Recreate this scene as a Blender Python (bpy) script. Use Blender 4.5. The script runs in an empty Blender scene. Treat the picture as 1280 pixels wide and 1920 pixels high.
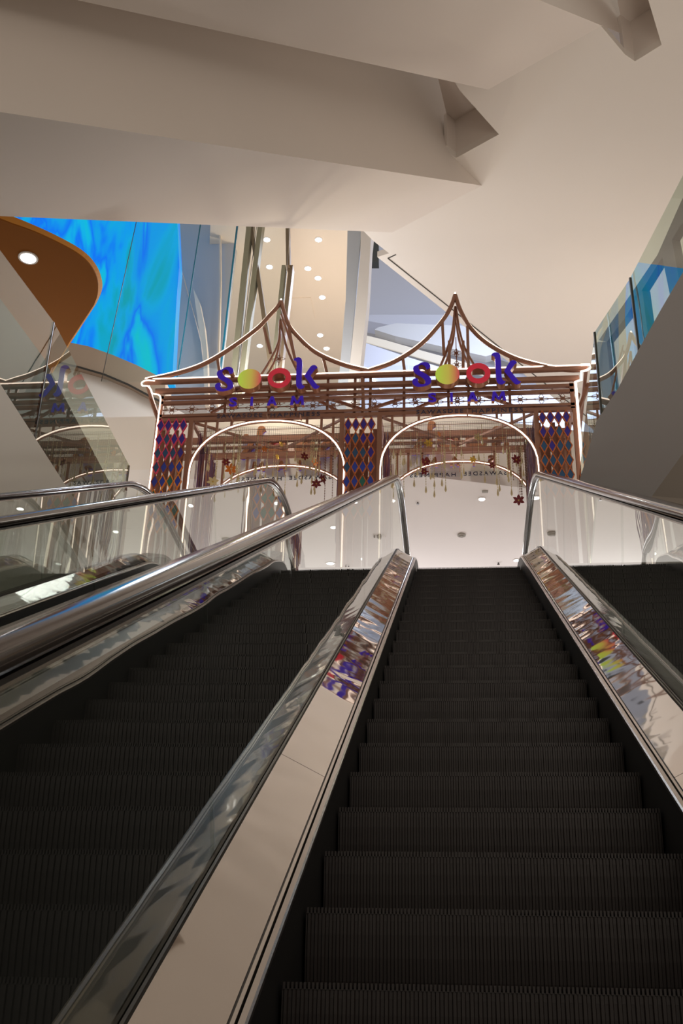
import bpy, bmesh, math, random
import numpy as np
from mathutils import Matrix, Vector

random.seed(7)
C = bpy.context.scene.collection

# ------------------------------------------------------------------ camera
F_PX = 2187.87
CAM = np.array([-0.12547, -2.99358, -0.26388])
YAW, PITCH, ROLL = 0.109388, 0.470848, 0.029028
fw = np.array([-math.sin(YAW)*math.cos(PITCH), math.cos(YAW)*math.cos(PITCH), math.sin(PITCH)])
r0 = np.array([math.cos(YAW), math.sin(YAW), 0.0]); u0 = np.cross(r0, fw)
RT = math.cos(ROLL)*r0 + math.sin(ROLL)*u0
UP = -math.sin(ROLL)*r0 + math.cos(ROLL)*u0
cd = bpy.data.cameras.new('camera'); cam = bpy.data.objects.new('camera', cd); C.objects.link(cam)
cd.sensor_fit = 'VERTICAL'; cd.sensor_height = 36.0; cd.lens = 36.0*F_PX/1920.0
cd.clip_start = 0.02; cd.clip_end = 300
m = Matrix.Identity(4)
for i in range(3):
    m[i][0] = RT[i]; m[i][1] = UP[i]; m[i][2] = -fw[i]; m[i][3] = CAM[i]
cam.matrix_world = m
bpy.context.scene.camera = cam
vs = bpy.context.scene.view_settings
vs.view_transform = 'Standard'; vs.look = 'None'; vs.exposure = -0.1; vs.gamma = 1.0; vs.use_curve_mapping = False
bpy.context.scene.cycles.max_bounces = 10
bpy.context.scene.cycles.transparent_max_bounces = 24
bpy.context.scene.cycles.caustics_reflective = False
bpy.context.scene.cycles.sample_clamp_indirect = 4.0

# ------------------------------------------------------------------ world and lights
w = bpy.data.worlds.new('mall_ambient'); bpy.context.scene.world = w; w.use_nodes = True
bg = w.node_tree.nodes['Background']; bg.inputs[0].default_value = (0.388, 0.348, 0.298, 1); bg.inputs[1].default_value = 0.95

def area(name, loc, target, sx, sy, power, col):
    d = bpy.data.lights.new(name, 'AREA'); d.shape = 'RECTANGLE'; d.size = sx; d.size_y = sy; d.energy = power; d.color = col
    o = bpy.data.objects.new(name, d); C.objects.link(o); o.location = loc
    o.rotation_euler = (Vector(target)-Vector(loc)).to_track_quat('-Z', 'Y').to_euler()
    return o
def point(name, loc, power, col, size=0.25):
    d = bpy.data.lights.new(name, 'POINT'); d.energy = power; d.color = col; d.shadow_soft_size = size
    o = bpy.data.objects.new(name, d); C.objects.link(o); o.location = loc
    return o
WARM = (1.0, 0.905, 0.80)
point('atrium_fill', (5.0, 8.0, 9.5), 150, WARM, 1.0)  # added fill for the atrium ceiling, no fitting stands here
point('atrium_fill', (4.0, 16.5, 11.0), 200, WARM, 1.0)  # second unseen fill, brightens the far part of the ceiling
point('lower_hall_fill', (2.5, -7.0, 5.0), 420, WARM, 1.0)  # added behind the viewer to brighten risers and fascias
point('upper_hall_lamp', (-1.5, 19.5, 7.2), 235, (0.97, 0.95, 1.0), 0.5)
point('upper_hall_lamp', (3.5, 19.0, 7.2), 235, (0.97, 0.95, 1.0), 0.5)
point('gallery_fill', (-3.0, 19.5, 14.5), 250, (1.0, 0.84, 0.66), 0.5)  # added to lift the cream soffit, real source unknown
point('gallery_fill', (-5.0, 13.5, 12.5), 110, (0.95, 0.97, 1.0), 0.5)  # unseen fill for the left side of the gallery
point('far_atrium_fill', (2.0, 26.0, 22.0), 2700, (0.70, 0.79, 1.0), 0.8)  # unseen bluish fill added to brighten the far wall
point('void_fill', (2.6, -1.5, 6.2), 170, WARM, 0.8)  # added out of view to light the left fascia
point('void_fill', (-3.4, -3.0, 4.2), 45, WARM, 0.8)  # added out of view to light the right fascia
point('lower_hall_fill', (4.5, 2.5, 1.2), 170, (1.0, 0.80, 0.58), 0.5)  # added to lighten the underside of the right parapet
point('gallery_fill', (-3.6, 15.9, 12.5), 230, (0.95, 0.97, 1.0), 0.3)  # added fill for the pale curved walls
point('roof_fill', (-3.0, 12.9, 10.6), 60, (1.0, 0.90, 0.70), 0.05)  # added inside the roof to brighten the fascia behind it
point('roof_fill', (-0.1, 12.8, 10.5), 34, (1.0, 0.93, 0.82), 0.05)  # added fill for the right part of that fascia
point('arch_fill', (-2.9, 12.7, 6.3), 38, (1.0, 0.93, 0.86), 0.1)  # added under the arch to light fascia and strands
point('arch_fill', (-0.05, 12.7, 6.3), 38, (1.0, 0.93, 0.86), 0.1)  # matching unseen fill under the right arch
point('left_hall_lamp', (-6.5, 12.0, 7.5), 120, (1.0, 0.95, 0.88), 0.4)

# ------------------------------------------------------------------ placing helpers
def ray(px, py):
    d = fw + RT*(px-640)/F_PX + UP*(960-py)/F_PX
    return d/np.linalg.norm(d)
def at(px, py, axis, val):
    d = ray(px, py); i = 'xyz'.index(axis)
    return CAM + d*(val-CAM[i])/d[i]
def at_plane(px, py, p0, n):
    d = ray(px, py); n = np.asarray(n, float)
    return CAM + d*(((np.asarray(p0, float)-CAM) @ n)/(d @ n))

# ------------------------------------------------------------------ materials
MATS = {}
def mat(name, col, rough=0.5, metal=0.0, emit=None, estr=0.0, spec=0.5, bump=None, noise=None, coat=0.0):
    if name in MATS: return MATS[name]
    M = bpy.data.materials.new(name); M.use_nodes = True; nt = M.node_tree
    b = nt.nodes['Principled BSDF']
    b.inputs['Base Color'].default_value = (*col, 1); b.inputs['Roughness'].default_value = rough
    b.inputs['Metallic'].default_value = metal; b.inputs['Specular IOR Level'].default_value = spec
    b.inputs['Coat Weight'].default_value = coat
    if emit: b.inputs['Emission Color'].default_value = (*emit, 1); b.inputs['Emission Strength'].default_value = estr
    tc = nt.nodes.new('ShaderNodeTexCoord')
    if noise:                                                  # (scale, amount): gentle tone variation
        n = nt.nodes.new('ShaderNodeTexNoise'); n.inputs['Scale'].default_value = noise[0]; n.inputs['Detail'].default_value = 4
        nt.links.new(tc.outputs['Object'], n.inputs['Vector'])
        mx = nt.nodes.new('ShaderNodeMix'); mx.data_type = 'RGBA'
        mx.inputs['A'].default_value = (*[c*(1-noise[1]) for c in col], 1); mx.inputs['B'].default_value = (*[min(1, c*(1+noise[1])) for c in col], 1)
        nt.links.new(n.outputs['Fac'], mx.inputs['Factor']); nt.links.new(mx.outputs['Result'], b.inputs['Base Color'])
    if bump:                                                   # (scale, strength, distance)
        n = nt.nodes.new('ShaderNodeTexNoise'); n.inputs['Scale'].default_value = bump[0]; n.inputs['Detail'].default_value = 1.5
        nt.links.new(tc.outputs['Object'], n.inputs['Vector'])
        bp = nt.nodes.new('ShaderNodeBump'); bp.inputs['Strength'].default_value = bump[1]; bp.inputs['Distance'].default_value = bump[2]
        nt.links.new(n.outputs['Fac'], bp.inputs['Height']); nt.links.new(bp.outputs['Normal'], b.inputs['Normal'])
    MATS[name] = M
    return M

def glass_mat(name, tint, ior=1.6, wave=0.05):
    M = bpy.data.materials.new(name); M.use_nodes = True; nt = M.node_tree; nt.nodes.clear()
    out = nt.nodes.new('ShaderNodeOutputMaterial'); tr = nt.nodes.new('ShaderNodeBsdfTransparent'); gl = nt.nodes.new('ShaderNodeBsdfGlossy')
    tr.inputs[0].default_value = (*tint, 1); gl.inputs['Roughness'].default_value = 0.0; gl.inputs['Color'].default_value = (0.97, 1.0, 0.98, 1)
    fr = nt.nodes.new('ShaderNodeFresnel'); fr.inputs['IOR'].default_value = ior
    ge = nt.nodes.new('ShaderNodeNewGeometry'); sub = nt.nodes.new('ShaderNodeMath'); sub.operation = 'SUBTRACT'; sub.inputs[0].default_value = 1.0
    nt.links.new(ge.outputs['Backfacing'], sub.inputs[1])
    mul = nt.nodes.new('ShaderNodeMath'); mul.operation = 'MULTIPLY'
    d2 = nt.nodes.new('ShaderNodeMath'); d2.operation = 'MULTIPLY'; d2.inputs[1].default_value = 2.0     # both faces of the sheet reflect
    d1 = nt.nodes.new('ShaderNodeMath'); d1.operation = 'ADD'; d1.inputs[1].default_value = 1.0
    dv = nt.nodes.new('ShaderNodeMath'); dv.operation = 'DIVIDE'
    nt.links.new(fr.outputs[0], d2.inputs[0]); nt.links.new(fr.outputs[0], d1.inputs[0]); nt.links.new(d2.outputs[0], dv.inputs[0]); nt.links.new(d1.outputs[0], dv.inputs[1])
    nt.links.new(dv.outputs[0], mul.inputs[0]); nt.links.new(sub.outputs[0], mul.inputs[1])
    tc = nt.nodes.new('ShaderNodeTexCoord'); n = nt.nodes.new('ShaderNodeTexNoise'); n.inputs['Scale'].default_value = 1.6; n.inputs['Detail'].default_value = 1
    nt.links.new(tc.outputs['Object'], n.inputs['Vector'])
    bp = nt.nodes.new('ShaderNodeBump'); bp.inputs['Strength'].default_value = wave; bp.inputs['Distance'].default_value = 0.03
    nt.links.new(n.outputs['Fac'], bp.inputs['Height']); nt.links.new(bp.outputs['Normal'], gl.inputs['Normal'])
    mx = nt.nodes.new('ShaderNodeMixShader')
    nt.links.new(mul.outputs[0], mx.inputs[0]); nt.links.new(tr.outputs[0], mx.inputs[1]); nt.links.new(gl.outputs[0], mx.inputs[2])
    nt.links.new(mx.outputs[0], out.inputs[0])
    MATS[name] = M
    return M

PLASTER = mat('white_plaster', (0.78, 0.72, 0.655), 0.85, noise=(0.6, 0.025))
CEIL = mat('ceiling_plaster', (0.80, 0.755, 0.72), 0.8, noise=(0.5, 0.02))
CEIL_A = mat('atrium_ceiling_plaster', (0.75, 0.685, 0.625), 0.8, noise=(0.5, 0.02))
SOFFIT = mat('soffit_plaster', (0.74, 0.66, 0.60), 0.85, noise=(0.5, 0.03))
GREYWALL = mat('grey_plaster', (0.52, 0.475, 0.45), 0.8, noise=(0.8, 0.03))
COOLWALL = mat('cool_grey_plaster', (0.56, 0.57, 0.59), 0.7)
BLUEWALL = mat('blue_lit_plaster', (0.66, 0.69, 0.80), 0.8)  # blue light on the far ceiling is put into the base colour
CREAM = mat('cream_plaster', (0.80, 0.68, 0.55), 0.8)
TAUPE = mat('taupe_panel', (0.36, 0.27, 0.20), 0.6)
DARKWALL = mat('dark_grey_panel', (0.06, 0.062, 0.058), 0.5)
VOID = mat('dark_cladding', (0.012, 0.010, 0.009), 0.7)
FLOORM = mat('pale_stone', (0.62, 0.58, 0.54), 0.25, noise=(1.5, 0.08))
DARKFLOOR = mat('dark_stone', (0.05, 0.042, 0.036), 0.4)
ORANGE = mat('orange_brown_panel', (0.30, 0.105, 0.016), 0.8, spec=0.15)
ORANGE2 = mat('ochre_edge_panel', (0.62, 0.26, 0.03), 0.8, spec=0.15)
CHROME = mat('polished_steel', (0.52, 0.485, 0.45), 0.035, 1.0, bump=(2.4, 0.13, 0.05))
STEEL = mat('brushed_steel', (0.62, 0.58, 0.54), 0.24, 1.0)
DARKSTEEL = mat('dark_metal', (0.10, 0.09, 0.08), 0.35, 0.7)
GUIDE = mat('black_rail_guide', (0.018, 0.016, 0.018), 0.25)
BLACK = mat('black_skirt', (0.010, 0.009, 0.009), 0.5, noise=(9, 0.3))
RUBBER = mat('black_rubber_handrail', (0.055, 0.043, 0.038), 0.12, 0.15, spec=0.7)
STEPM = mat('dark_step_aluminium', (0.024, 0.0172, 0.015), 0.5, 0.2, noise=(6, 0.2))
COPPER = mat('copper_painted_steel', (0.33, 0.16, 0.105), 0.42, 0.35)
MESHM = mat('black_wire', (0.03, 0.025, 0.022), 0.6)
NEON = mat('warm_white_tube', (1, 0.9, 0.8), 0.4, emit=(1.0, 0.80, 0.66), estr=2.6)
LAMPM = mat('lamp_lens', (1, 1, 1), 0.4, emit=(1.0, 0.97, 0.95), estr=9.0)
COVEM = mat('cove_glow', (.3, .3, .3), 0.4, emit=(1.0, 0.90, 0.74), estr=0.55)  # glow of the cove painted as emission, no lamp of its own
LIGHTBAR = mat('light_bar_lens', (1, 1, 1), 0.4, emit=(0.95, 0.97, 1.0), estr=3.0)
BLUE = mat('violet_blue_letter', (0.035, 0.004, 0.50), 0.4, emit=(0.05, 0.004, 0.55), estr=0.2)
RED = mat('red_letter', (0.62, 0.02, 0.05), 0.4, emit=(0.7, 0.03, 0.06), estr=0.28)
SIDEM = mat('copper_letter_side', (0.45, 0.19, 0.09), 0.35, 0.4)
INK = mat('dark_tagline_letter', (0.02, 0.015, 0.05), 0.5)
PINK = mat('pink_lattice', (0.80, 0.06, 0.14), 0.5)
LATT = mat('orange_lattice', (0.55, 0.135, 0.025), 0.5)
BROWNL = mat('brown_lattice', (0.30, 0.07, 0.025), 0.5)
AMBER = mat('amber_lattice', (0.90, 0.28, 0.03), 0.5)
TILE1 = mat('indigo_tile', (0.035, 0.015, 0.30), 0.35)
TILE2 = mat('petrol_tile', (0.020, 0.085, 0.20), 0.35)
TILE3 = mat('cobalt_tile', (0.025, 0.055, 0.42), 0.35)
TILE4 = mat('green_tile', (0.02, 0.16, 0.13), 0.35)
BEAD = mat('pale_gold_bead', (0.62, 0.52, 0.30), 0.3, 0.2)
BEADD = mat('dark_bead', (0.22, 0.11, 0.07), 0.35, 0.2)
FLR_O = mat('orange_petal', (0.80, 0.22, 0.02), 0.35, 0.3)
FLR_R = mat('maroon_petal', (0.20, 0.02, 0.025), 0.3, 0.3)
FLR_Y = mat('gold_petal', (0.75, 0.48, 0.06), 0.3, 0.4)
FLR_P = mat('pale_gold_petal', (0.72, 0.60, 0.32), 0.3, 0.4)
OLIVE = mat('olive_metal_post', (0.30, 0.26, 0.17), 0.5, 0.2)
BROWNP = mat('bronze_post', (0.22, 0.15, 0.09), 0.45, 0.3)
TEALEDGE = mat('teal_glass_edge', (0.01, 0.13, 0.20), 0.2)
GREYD = mat('grey_device', (0.34, 0.32, 0.28), 0.5)
GREEN = mat('green_floor_sign', (0.30, 0.42, 0.22), 0.5)
GLASS = glass_mat('clear_glass', (0.90, 0.925, 0.90), 1.52)
GLASS_G = glass_mat('green_tinted_glass', (0.80, 0.87, 0.82), 1.6, 0.015)
GLASS_W = glass_mat('tall_wall_glass', (0.95, 0.97, 0.97), 1.15, 0.0)

def ribbon_mat():
    M = bpy.data.materials.new('ribbon_strands'); M.use_nodes = True; nt = M.node_tree; b = nt.nodes['Principled BSDF']
    tc = nt.nodes.new('ShaderNodeTexCoord'); mp = nt.nodes.new('ShaderNodeMapping'); mp.inputs['Scale'].default_value = (30, 30, 1.5)
    n = nt.nodes.new('ShaderNodeTexNoise'); n.inputs['Scale'].default_value = 1.0
    rp = nt.nodes.new('ShaderNodeValToRGB'); e = rp.color_ramp.elements
    e[0].position = 0.35; e[0].color = (0.13, 0.018, 0.02, 1); e[1].position = 0.7; e[1].color = (0.42, 0.14, 0.03, 1)
    x = e.new(0.5); x.color = (0.10, 0.04, 0.14, 1)
    nt.links.new(tc.outputs['Object'], mp.inputs[0]); nt.links.new(mp.outputs[0], n.inputs['Vector'])
    nt.links.new(n.outputs['Fac'], rp.inputs[0]); nt.links.new(rp.outputs[0], b.inputs['Base Color']); b.inputs['Roughness'].default_value = 0.4
    return M
RIBBON = ribbon_mat()

def led_mat():
    M = bpy.data.materials.new('led_wave_picture'); M.use_nodes = True; nt = M.node_tree; b = nt.nodes['Principled BSDF']
    b.inputs['Base Color'].default_value = (0.01, 0.02, 0.03, 1); b.inputs['Roughness'].default_value = 0.3
    tc = nt.nodes.new('ShaderNodeTexCoord'); mp = nt.nodes.new('ShaderNodeMapping'); mp.inputs['Scale'].default_value = (1.15, 1.0, 0.22)
    mp.inputs['Rotation'].default_value = (0, 0.28, 0)
    n = nt.nodes.new('ShaderNodeTexNoise'); n.inputs['Scale'].default_value = 1.05; n.inputs['Detail'].default_value = 3.5; n.inputs['Distortion'].default_value = 1.1
    rp = nt.nodes.new('ShaderNodeValToRGB'); e = rp.color_ramp.elements
    e[0].position = 0.32; e[0].color = (0.0, 0.33, 0.42, 1); e[1].position = 0.72; e[1].color = (0.0, 0.50, 0.60, 1)
    for p, c in ((0.42, (0.0, 0.36, 0.70, 1)), (0.50, (0.0, 0.30, 0.78, 1)), (0.57, (0.0, 0.16, 0.85, 1)), (0.63, (0.0, 0.42, 0.75, 1))):
        x = e.new(p); x.color = c
    b.inputs['Specular IOR Level'].default_value = 0.1
    nt.links.new(tc.outputs['Object'], mp.inputs[0]); nt.links.new(mp.outputs[0], n.inputs['Vector'])
    nt.links.new(n.outputs['Fac'], rp.inputs[0]); nt.links.new(rp.outputs[0], b.inputs['Emission Color'])
    b.inputs['Emission Strength'].default_value = 1.12
    return M
LED = led_mat()

def disc_mat(x0, x1):
    M = bpy.data.materials.new('lime_to_pink_disc'); M.use_nodes = True; nt = M.node_tree; b = nt.nodes['Principled BSDF']
    tc = nt.nodes.new('ShaderNodeTexCoord'); sp = nt.nodes.new('ShaderNodeSeparateXYZ'); mr = nt.nodes.new('ShaderNodeMapRange')
    mr.inputs['From Min'].default_value = x0; mr.inputs['From Max'].default_value = x1
    rp = nt.nodes.new('ShaderNodeValToRGB'); e = rp.color_ramp.elements
    e[0].position = 0.1; e[0].color = (0.52, 0.72, 0.08, 1); e[1].position = 1.0; e[1].color = (0.66, 0.06, 0.10, 1)
    a = e.new(0.55); a.color = (0.60, 0.52, 0.09, 1)
    nt.links.new(tc.outputs['Object'], sp.inputs[0]); nt.links.new(sp.outputs[0], mr.inputs['Value']); nt.links.new(mr.outputs[0], rp.inputs[0])
    nt.links.new(rp.outputs[0], b.inputs['Base Color']); nt.links.new(rp.outputs[0], b.inputs['Emission Color']); b.inputs['Emission Strength'].default_value = 0.4
    return M

# ------------------------------------------------------------------ mesh helpers
class MB:
    def __init__(s): s.v = []; s.f = []; s.smooth = False
    def add(s, vs_, fs):
        o = len(s.v); s.v += [tuple(map(float, p)) for p in vs_]; s.f += [tuple(i+o for i in f) for f in fs]
    def box(s, a, b):
        x0, y0, z0 = a; x1, y1, z1 = b
        s.add([(x0,y0,z0),(x1,y0,z0),(x1,y1,z0),(x0,y1,z0),(x0,y0,z1),(x1,y0,z1),(x1,y1,z1),(x0,y1,z1)],
              [(0,3,2,1),(4,5,6,7),(0,1,5,4),(1,2,6,5),(2,3,7,6),(3,0,4,7)])
    def bar(s, p, q, w_, h_, up=(0, 0, 1)):
        p = np.array(p, float); q = np.array(q, float); d = q-p; d /= np.linalg.norm(d)
        a = np.cross(d, up)
        if np.linalg.norm(a) < 1e-4: a = np.cross(d, (0, 1, 0))
        a /= np.linalg.norm(a); b = np.cross(a, d); a = a*w_/2; b = b*h_/2
        s.add([p-a-b, p+a-b, p+a+b, p-a+b, q-a-b, q+a-b, q+a+b, q-a+b], [(0,1,2,3),(7,6,5,4),(0,4,5,1),(1,5,6,2),(2,6,7,3),(3,7,4,0)])
    def tube(s, pts, r, n=8, closed=False):
        pts = [np.array(p, float) for p in pts]; k = len(pts); rings = []
        ref = None
        for i, p in enumerate(pts):
            a = pts[(i-1) % k] if (closed or i > 0) else p; b = pts[(i+1) % k] if (closed or i < k-1) else p
            t = b-a; t = t/(np.linalg.norm(t)+1e-12)
            if ref is None:
                ref = np.cross(t, (0, 1, 0)); ref = ref if np.linalg.norm(ref) > .1 else np.cross(t, (1, 0, 0))
            ref = ref - t*(ref@t); ref /= np.linalg.norm(ref)+1e-12; bb = np.cross(t, ref)
            rr = r[i] if isinstance(r, (list, tuple)) else r
            rings.append([p+rr*(math.cos(2*math.pi*j/n)*ref+math.sin(2*math.pi*j/n)*bb) for j in range(n)])
        v_ = [q for rg in rings for q in rg]; f_ = []
        for i in range(k if closed else k-1):
            for j in range(n):
                a = i*n+j; b = i*n+(j+1) % n; c = ((i+1) % k)*n+(j+1) % n; d = ((i+1) % k)*n+j
                f_.append((a, b, c, d))
        if not closed: f_ += [tuple(range(n-1, -1, -1)), tuple(range((k-1)*n, k*n))]
        s.add(v_, f_)
    def prism(s, poly, vec):
        n = len(poly); vec = np.array(vec, float); a = [np.array(p, float) for p in poly]; b = [p+vec for p in a]
        s.add(a+b, [tuple(range(n)), tuple(range(2*n-1, n-1, -1))]+[((i+1) % n, i, n+i, n+(i+1) % n) for i in range(n)])
    def ring(s, outer, inner, vec):
        n = len(outer); vec = np.array(vec, float); o = [np.array(p, float) for p in outer]; q = [np.array(p, float) for p in inner]
        v_ = o+q+[p+vec for p in o]+[p+vec for p in q]; f_ = []
        for i in range(n):
            j = (i+1) % n
            f_ += [(i, j, n+j, n+i), (2*n+j, 2*n+i, 3*n+i, 3*n+j), (j, i, 2*n+i, 2*n+j), (n+i, n+j, 3*n+j, 3*n+i)]
        s.add(v_, f_)
    def build(s, name, m_, parent=None, smooth=False, loc=None):
        me = bpy.data.meshes.new(name); me.from_pydata(s.v, [], s.f)
        bm = bmesh.new(); bm.from_mesh(me); bmesh.ops.recalc_face_normals(bm, faces=bm.faces); bm.to_mesh(me); bm.free()
        me.materials.append(m_)
        if smooth:
            for p in me.polygons: p.use_smooth = True
        o = bpy.data.objects.new(name, me); C.objects.link(o)
        if parent is not None: o.parent = parent
        if loc is not None: o.location = loc
        return o

def tag(o, label=None, cat=None, group=None, kind=None):
    if label: o['label'] = label
    if cat: o['category'] = cat
    if group: o['group'] = group
    if kind: o['kind'] = kind
    return o
def struct(o): o['kind'] = 'structure'; return o
def empty(name, loc=(0, 0, 0), label=None, cat=None, group=None):
    o = bpy.data.objects.new(name, None); C.objects.link(o); o.location = loc; o.empty_display_size = 0.2
    return tag(o, label, cat, group)
def copy_tree(o, parent=None):
    c = o.copy(); C.objects.link(c); c.parent = parent
    for ch in list(o.children): copy_tree(ch, c)
    return c
def slab(name, pix, axis, val, thick, m_, parent=None):
    """an outline standing at one depth, with real thickness going away from the viewer"""
    poly = [at(px, py, axis, val) for px, py in pix]
    v_ = {'x': (thick, 0, 0), 'y': (0, thick, 0), 'z': (0, 0, thick)}[axis]
    b = MB(); b.prism(poly, v_)
    return b.build(name, m_, parent)

# ------------------------------------------------------------------ atrium shell
ZC = 14.5
UF = 5.30                                    # upper floor level
def zc(px, py, z=ZC): return at(px, py, 'z', z)
ceil_pix = [(707, 482), (729, 475), (700, 452), (672, 424), (725, 428), (888, 347), (836, 284), (855, 296), (935, 252), (862, 170), (850, 150), (905, 150), (1060, 70),
            (1125, 47), (1171, 102), (1190, 115), (1240, 84), (1215, 0), (1200, -160), (2000, -160), (2000, 900), (1210, 884), (985, 704), (836, 585)]
b = MB(); b.prism([zc(*q) for q in ceil_pix], (0, 0, 0.14)); struct(b.build('ceiling', CEIL_A))
# dark shadow gap that runs along the ceiling's free edge
g = MB()
gp = [zc(742, 477), zc(727, 484), zc(845, 578), zc(985, 690), zc(1100, 781)]
for a_, b_ in zip(gp[:-1], gp[1:]): g.bar(a_-np.array((0, 0, .004)), b_-np.array((0, 0, .004)), 0.022, 0.012)
struct(g.build('trim_1', DARKSTEEL))
# recesses above the two openings: walls and a lid
for nm, pts in (('trim_2', [(838, 283), (855, 296), (935, 252), (862, 170), (835, 130), (800, 130)]), ('trim_3', [(1171, 102), (1190, 115), (1240, 84), (1215, 0), (1200, -160), (1120, -160)])):
    b = MB(); P = [zc(*q)+np.array((0, 0, 0.14)) for q in pts]; mid = sum(P)/len(P); H = np.array((0, 0, 0.75))
    for a_, c_ in zip(P[:-1], P[1:]):
        n_ = np.cross(c_-a_, (0, 0, 1)); n_ = n_/np.linalg.norm(n_)*0.06
        if n_ @ ((a_+c_)/2-mid) < 0: n_ = -n_
        b.prism([a_, c_, c_+H, a_+H], n_)
    b.prism([p+H for p in P], (0, 0, .05))
    struct(b.build(nm, SOFFIT))

# two sloping soffits: undersides of the flights that cross overhead
def crossing(A, B, Q, dv, back, name, top):
    a = zc(*A); b_ = zc(*B); q = zc(*Q); d = ray(*dv)
    up = (q-b_); n = np.cross(d, up); n /= np.linalg.norm(n)          # the near side face holds the rising line and the ceiling line
    t = np.cross(n, d); t /= np.linalg.norm(t); t = t if t[2] > 0 else -t
    bb = b_+t*top; aa = a+t*top
    s = MB(); s.prism([p-d*back for p in (a, b_, bb, aa)], d*(back+4.4))
    return s
c1 = crossing((735, 436), (903, 348), (838, 283), (1760, 479), 13, 'x', 3.2); struct(c1.build('ceiling_beam', SOFFIT))
c2 = crossing((915, 168), (1128, 48), (1172, 102), (2008, 406), 13, 'x', 2.4); struct(c2.build('ceiling_beam', SOFFIT))

# upper floor, its front hall ceiling, its fascias
b = MB(); b.box((-16, 11.75, UF-0.02), (16, 40, UF)); b.box((-16, -6, UF-0.02), (-5.0, 11.75, UF)); b.box((2.6, -6, UF-0.02), (16, 11.75, UF))
for x0, x1 in ((-5.0, -3.90), (-2.03, -0.93), (0.93, 2.6)): b.box((x0, 9.27, UF-0.02), (x1, 11.75, UF))
struct(b.build('floor', FLOORM))
b = MB(); b.box((-16, 11.76, UF-0.35), (16, 40, UF-.02)); b.box((-16, -6, UF-0.35), (-5.0, 11.75, UF-.02)); b.box((2.6, -6, UF-0.35), (16, 11.75, UF-.02))
for x0, x1 in ((-5.0, -3.90), (-2.03, -0.93), (0.93, 2.6)): b.box((x0, 9.27, UF-0.35), (x1, 11.75, UF-.02))
struct(b.build('floor_slab', VOID))
b = MB(); b.box((-16, -9, -2.1), (16, 14, -1.9)); struct(b.build('floor_lower', DARKFLOOR))
edge = [(-9.0, 13.75), (-0.84, 13.8), (1.18, 14.4), (9, 16.7)]
b = MB(); b.prism([(x, y, 9.0) for x, y in edge]+[(9, 40, 9.0), (-9, 40, 9.0)], (0, 0, 0.2)); struct(b.build('ceiling_hall', CEIL))
b = MB()
for (x0, y0), (x1, y1) in zip(edge[:-1], edge[1:]): b.prism([(x0, y0, 9.2), (x1, y1, 9.2), (x1, y1, 10.25), (x0, y0, 10.25)], (0, 0.15, 0))
struct(b.build('wall_fascia', PLASTER))
b = MB(); b.box((-16, 39.5, UF), (16, 39.8, 9.2)); struct(b.build('wall_back', PLASTER))

# glass balustrade of the next level, above that fascia
t = empty('glass_balustrade', (-1, 14.2, 10.25), 'frameless glass balustrade on the upper fascia behind the pavilion roof', 'balustrade')
for (x0, y0), (x1, y1) in (((-3.38, 13.96), (-0.9, 13.97)), ((-0.88, 13.98), (1.15, 14.55)), ((1.17, 14.56), (3.6, 15.3))):
    b = MB(); b.prism([(x0+1, y0-14.2, 0), (x1+1, y1-14.2, 0), (x1+1, y1-14.2, 1.02), (x0+1, y0-14.2, 1.02)], (0, 0.015, 0)); b.build('glass_panel', GLASS_W, t)

# left parapet of the upper floor void: plaster fascia, dark backing, glass
XL = -4.3
ft = [at(0, 720, 'x', XL), at(145, 905, 'x', XL)]
b = MB(); b.box((XL-0.25, -6, 3.2), (XL, 10.0, 5.62)); struct(b.build('wall_left', PLASTER))
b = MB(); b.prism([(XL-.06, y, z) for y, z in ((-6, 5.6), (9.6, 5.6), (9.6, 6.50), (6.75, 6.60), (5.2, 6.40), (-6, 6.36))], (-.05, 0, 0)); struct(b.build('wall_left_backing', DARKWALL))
t = empty('glass_balustrade', (XL, 2.0, 5.62), 'tall glass balustrade on the cream fascia at the left, mirroring the sign', 'balustrade')
def gtop(y): return 1.12 if y < 5 else (1.12+(y-5)*.177 if y < 6.75 else 1.43)
for y0, y1 in ((-3.0, 0.4), (0.42, 3.6), (3.62, 6.75), (6.78, 9.85)):
    ym = max(y0, min(5.0, y1))
    b = MB(); b.prism([(-.03, y-2, z) for y, z in ((y0, -.02), (y1, -.02), (y1, gtop(y1)), (ym+.01, gtop(ym)), (y0, gtop(y0)))], (.018, 0, 0)); b.build('glass_panel', GLASS_G, t)
    b = MB(); b.box((-0.034, y1-2-0.012, -0.02), (-0.008, y1-2+0.006, gtop(y1))); b.build('glass_edge', DARKSTEEL, t)

# right parapet: leaning grey fascia and its glass
pa = np.array((1.677, 4.47, 5.6)); pb = np.array((1.214, 6.62, 5.6)); nr = np.cross(pb-pa, (0, 0, 1)); nr /= np.linalg.norm(nr)
if nr[0] > 0: nr = -nr
out = -nr
fp = [(1085, 905), (1098, 928), (1150, 944), (1213, 950), (1222, 930), (1280, 850), (1400, 700), (1400, 340), (1280, 510), (1240, 578), (1200, 650), (1160, 725), (1118, 790)]
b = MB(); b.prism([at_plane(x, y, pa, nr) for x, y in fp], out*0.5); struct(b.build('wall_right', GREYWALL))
lo = [at_plane(x, y, pa, nr) for x, y in ((1213, 950), (1222, 930), (1280, 850), (1400, 700))]
b = MB(); b.prism([p+out*0.45 for p in lo]+[lo[-1]+np.array((6, 0, 0)), lo[0]+np.array((6, 0, 0))], (0, 0, 0.12)); struct(b.build('ceiling_right', CREAM))
t = empty('glass_balustrade', tuple(pb), 'tilted row of glass panels above the grey fascia at the right, reflecting blue light', 'balustrade')
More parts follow.
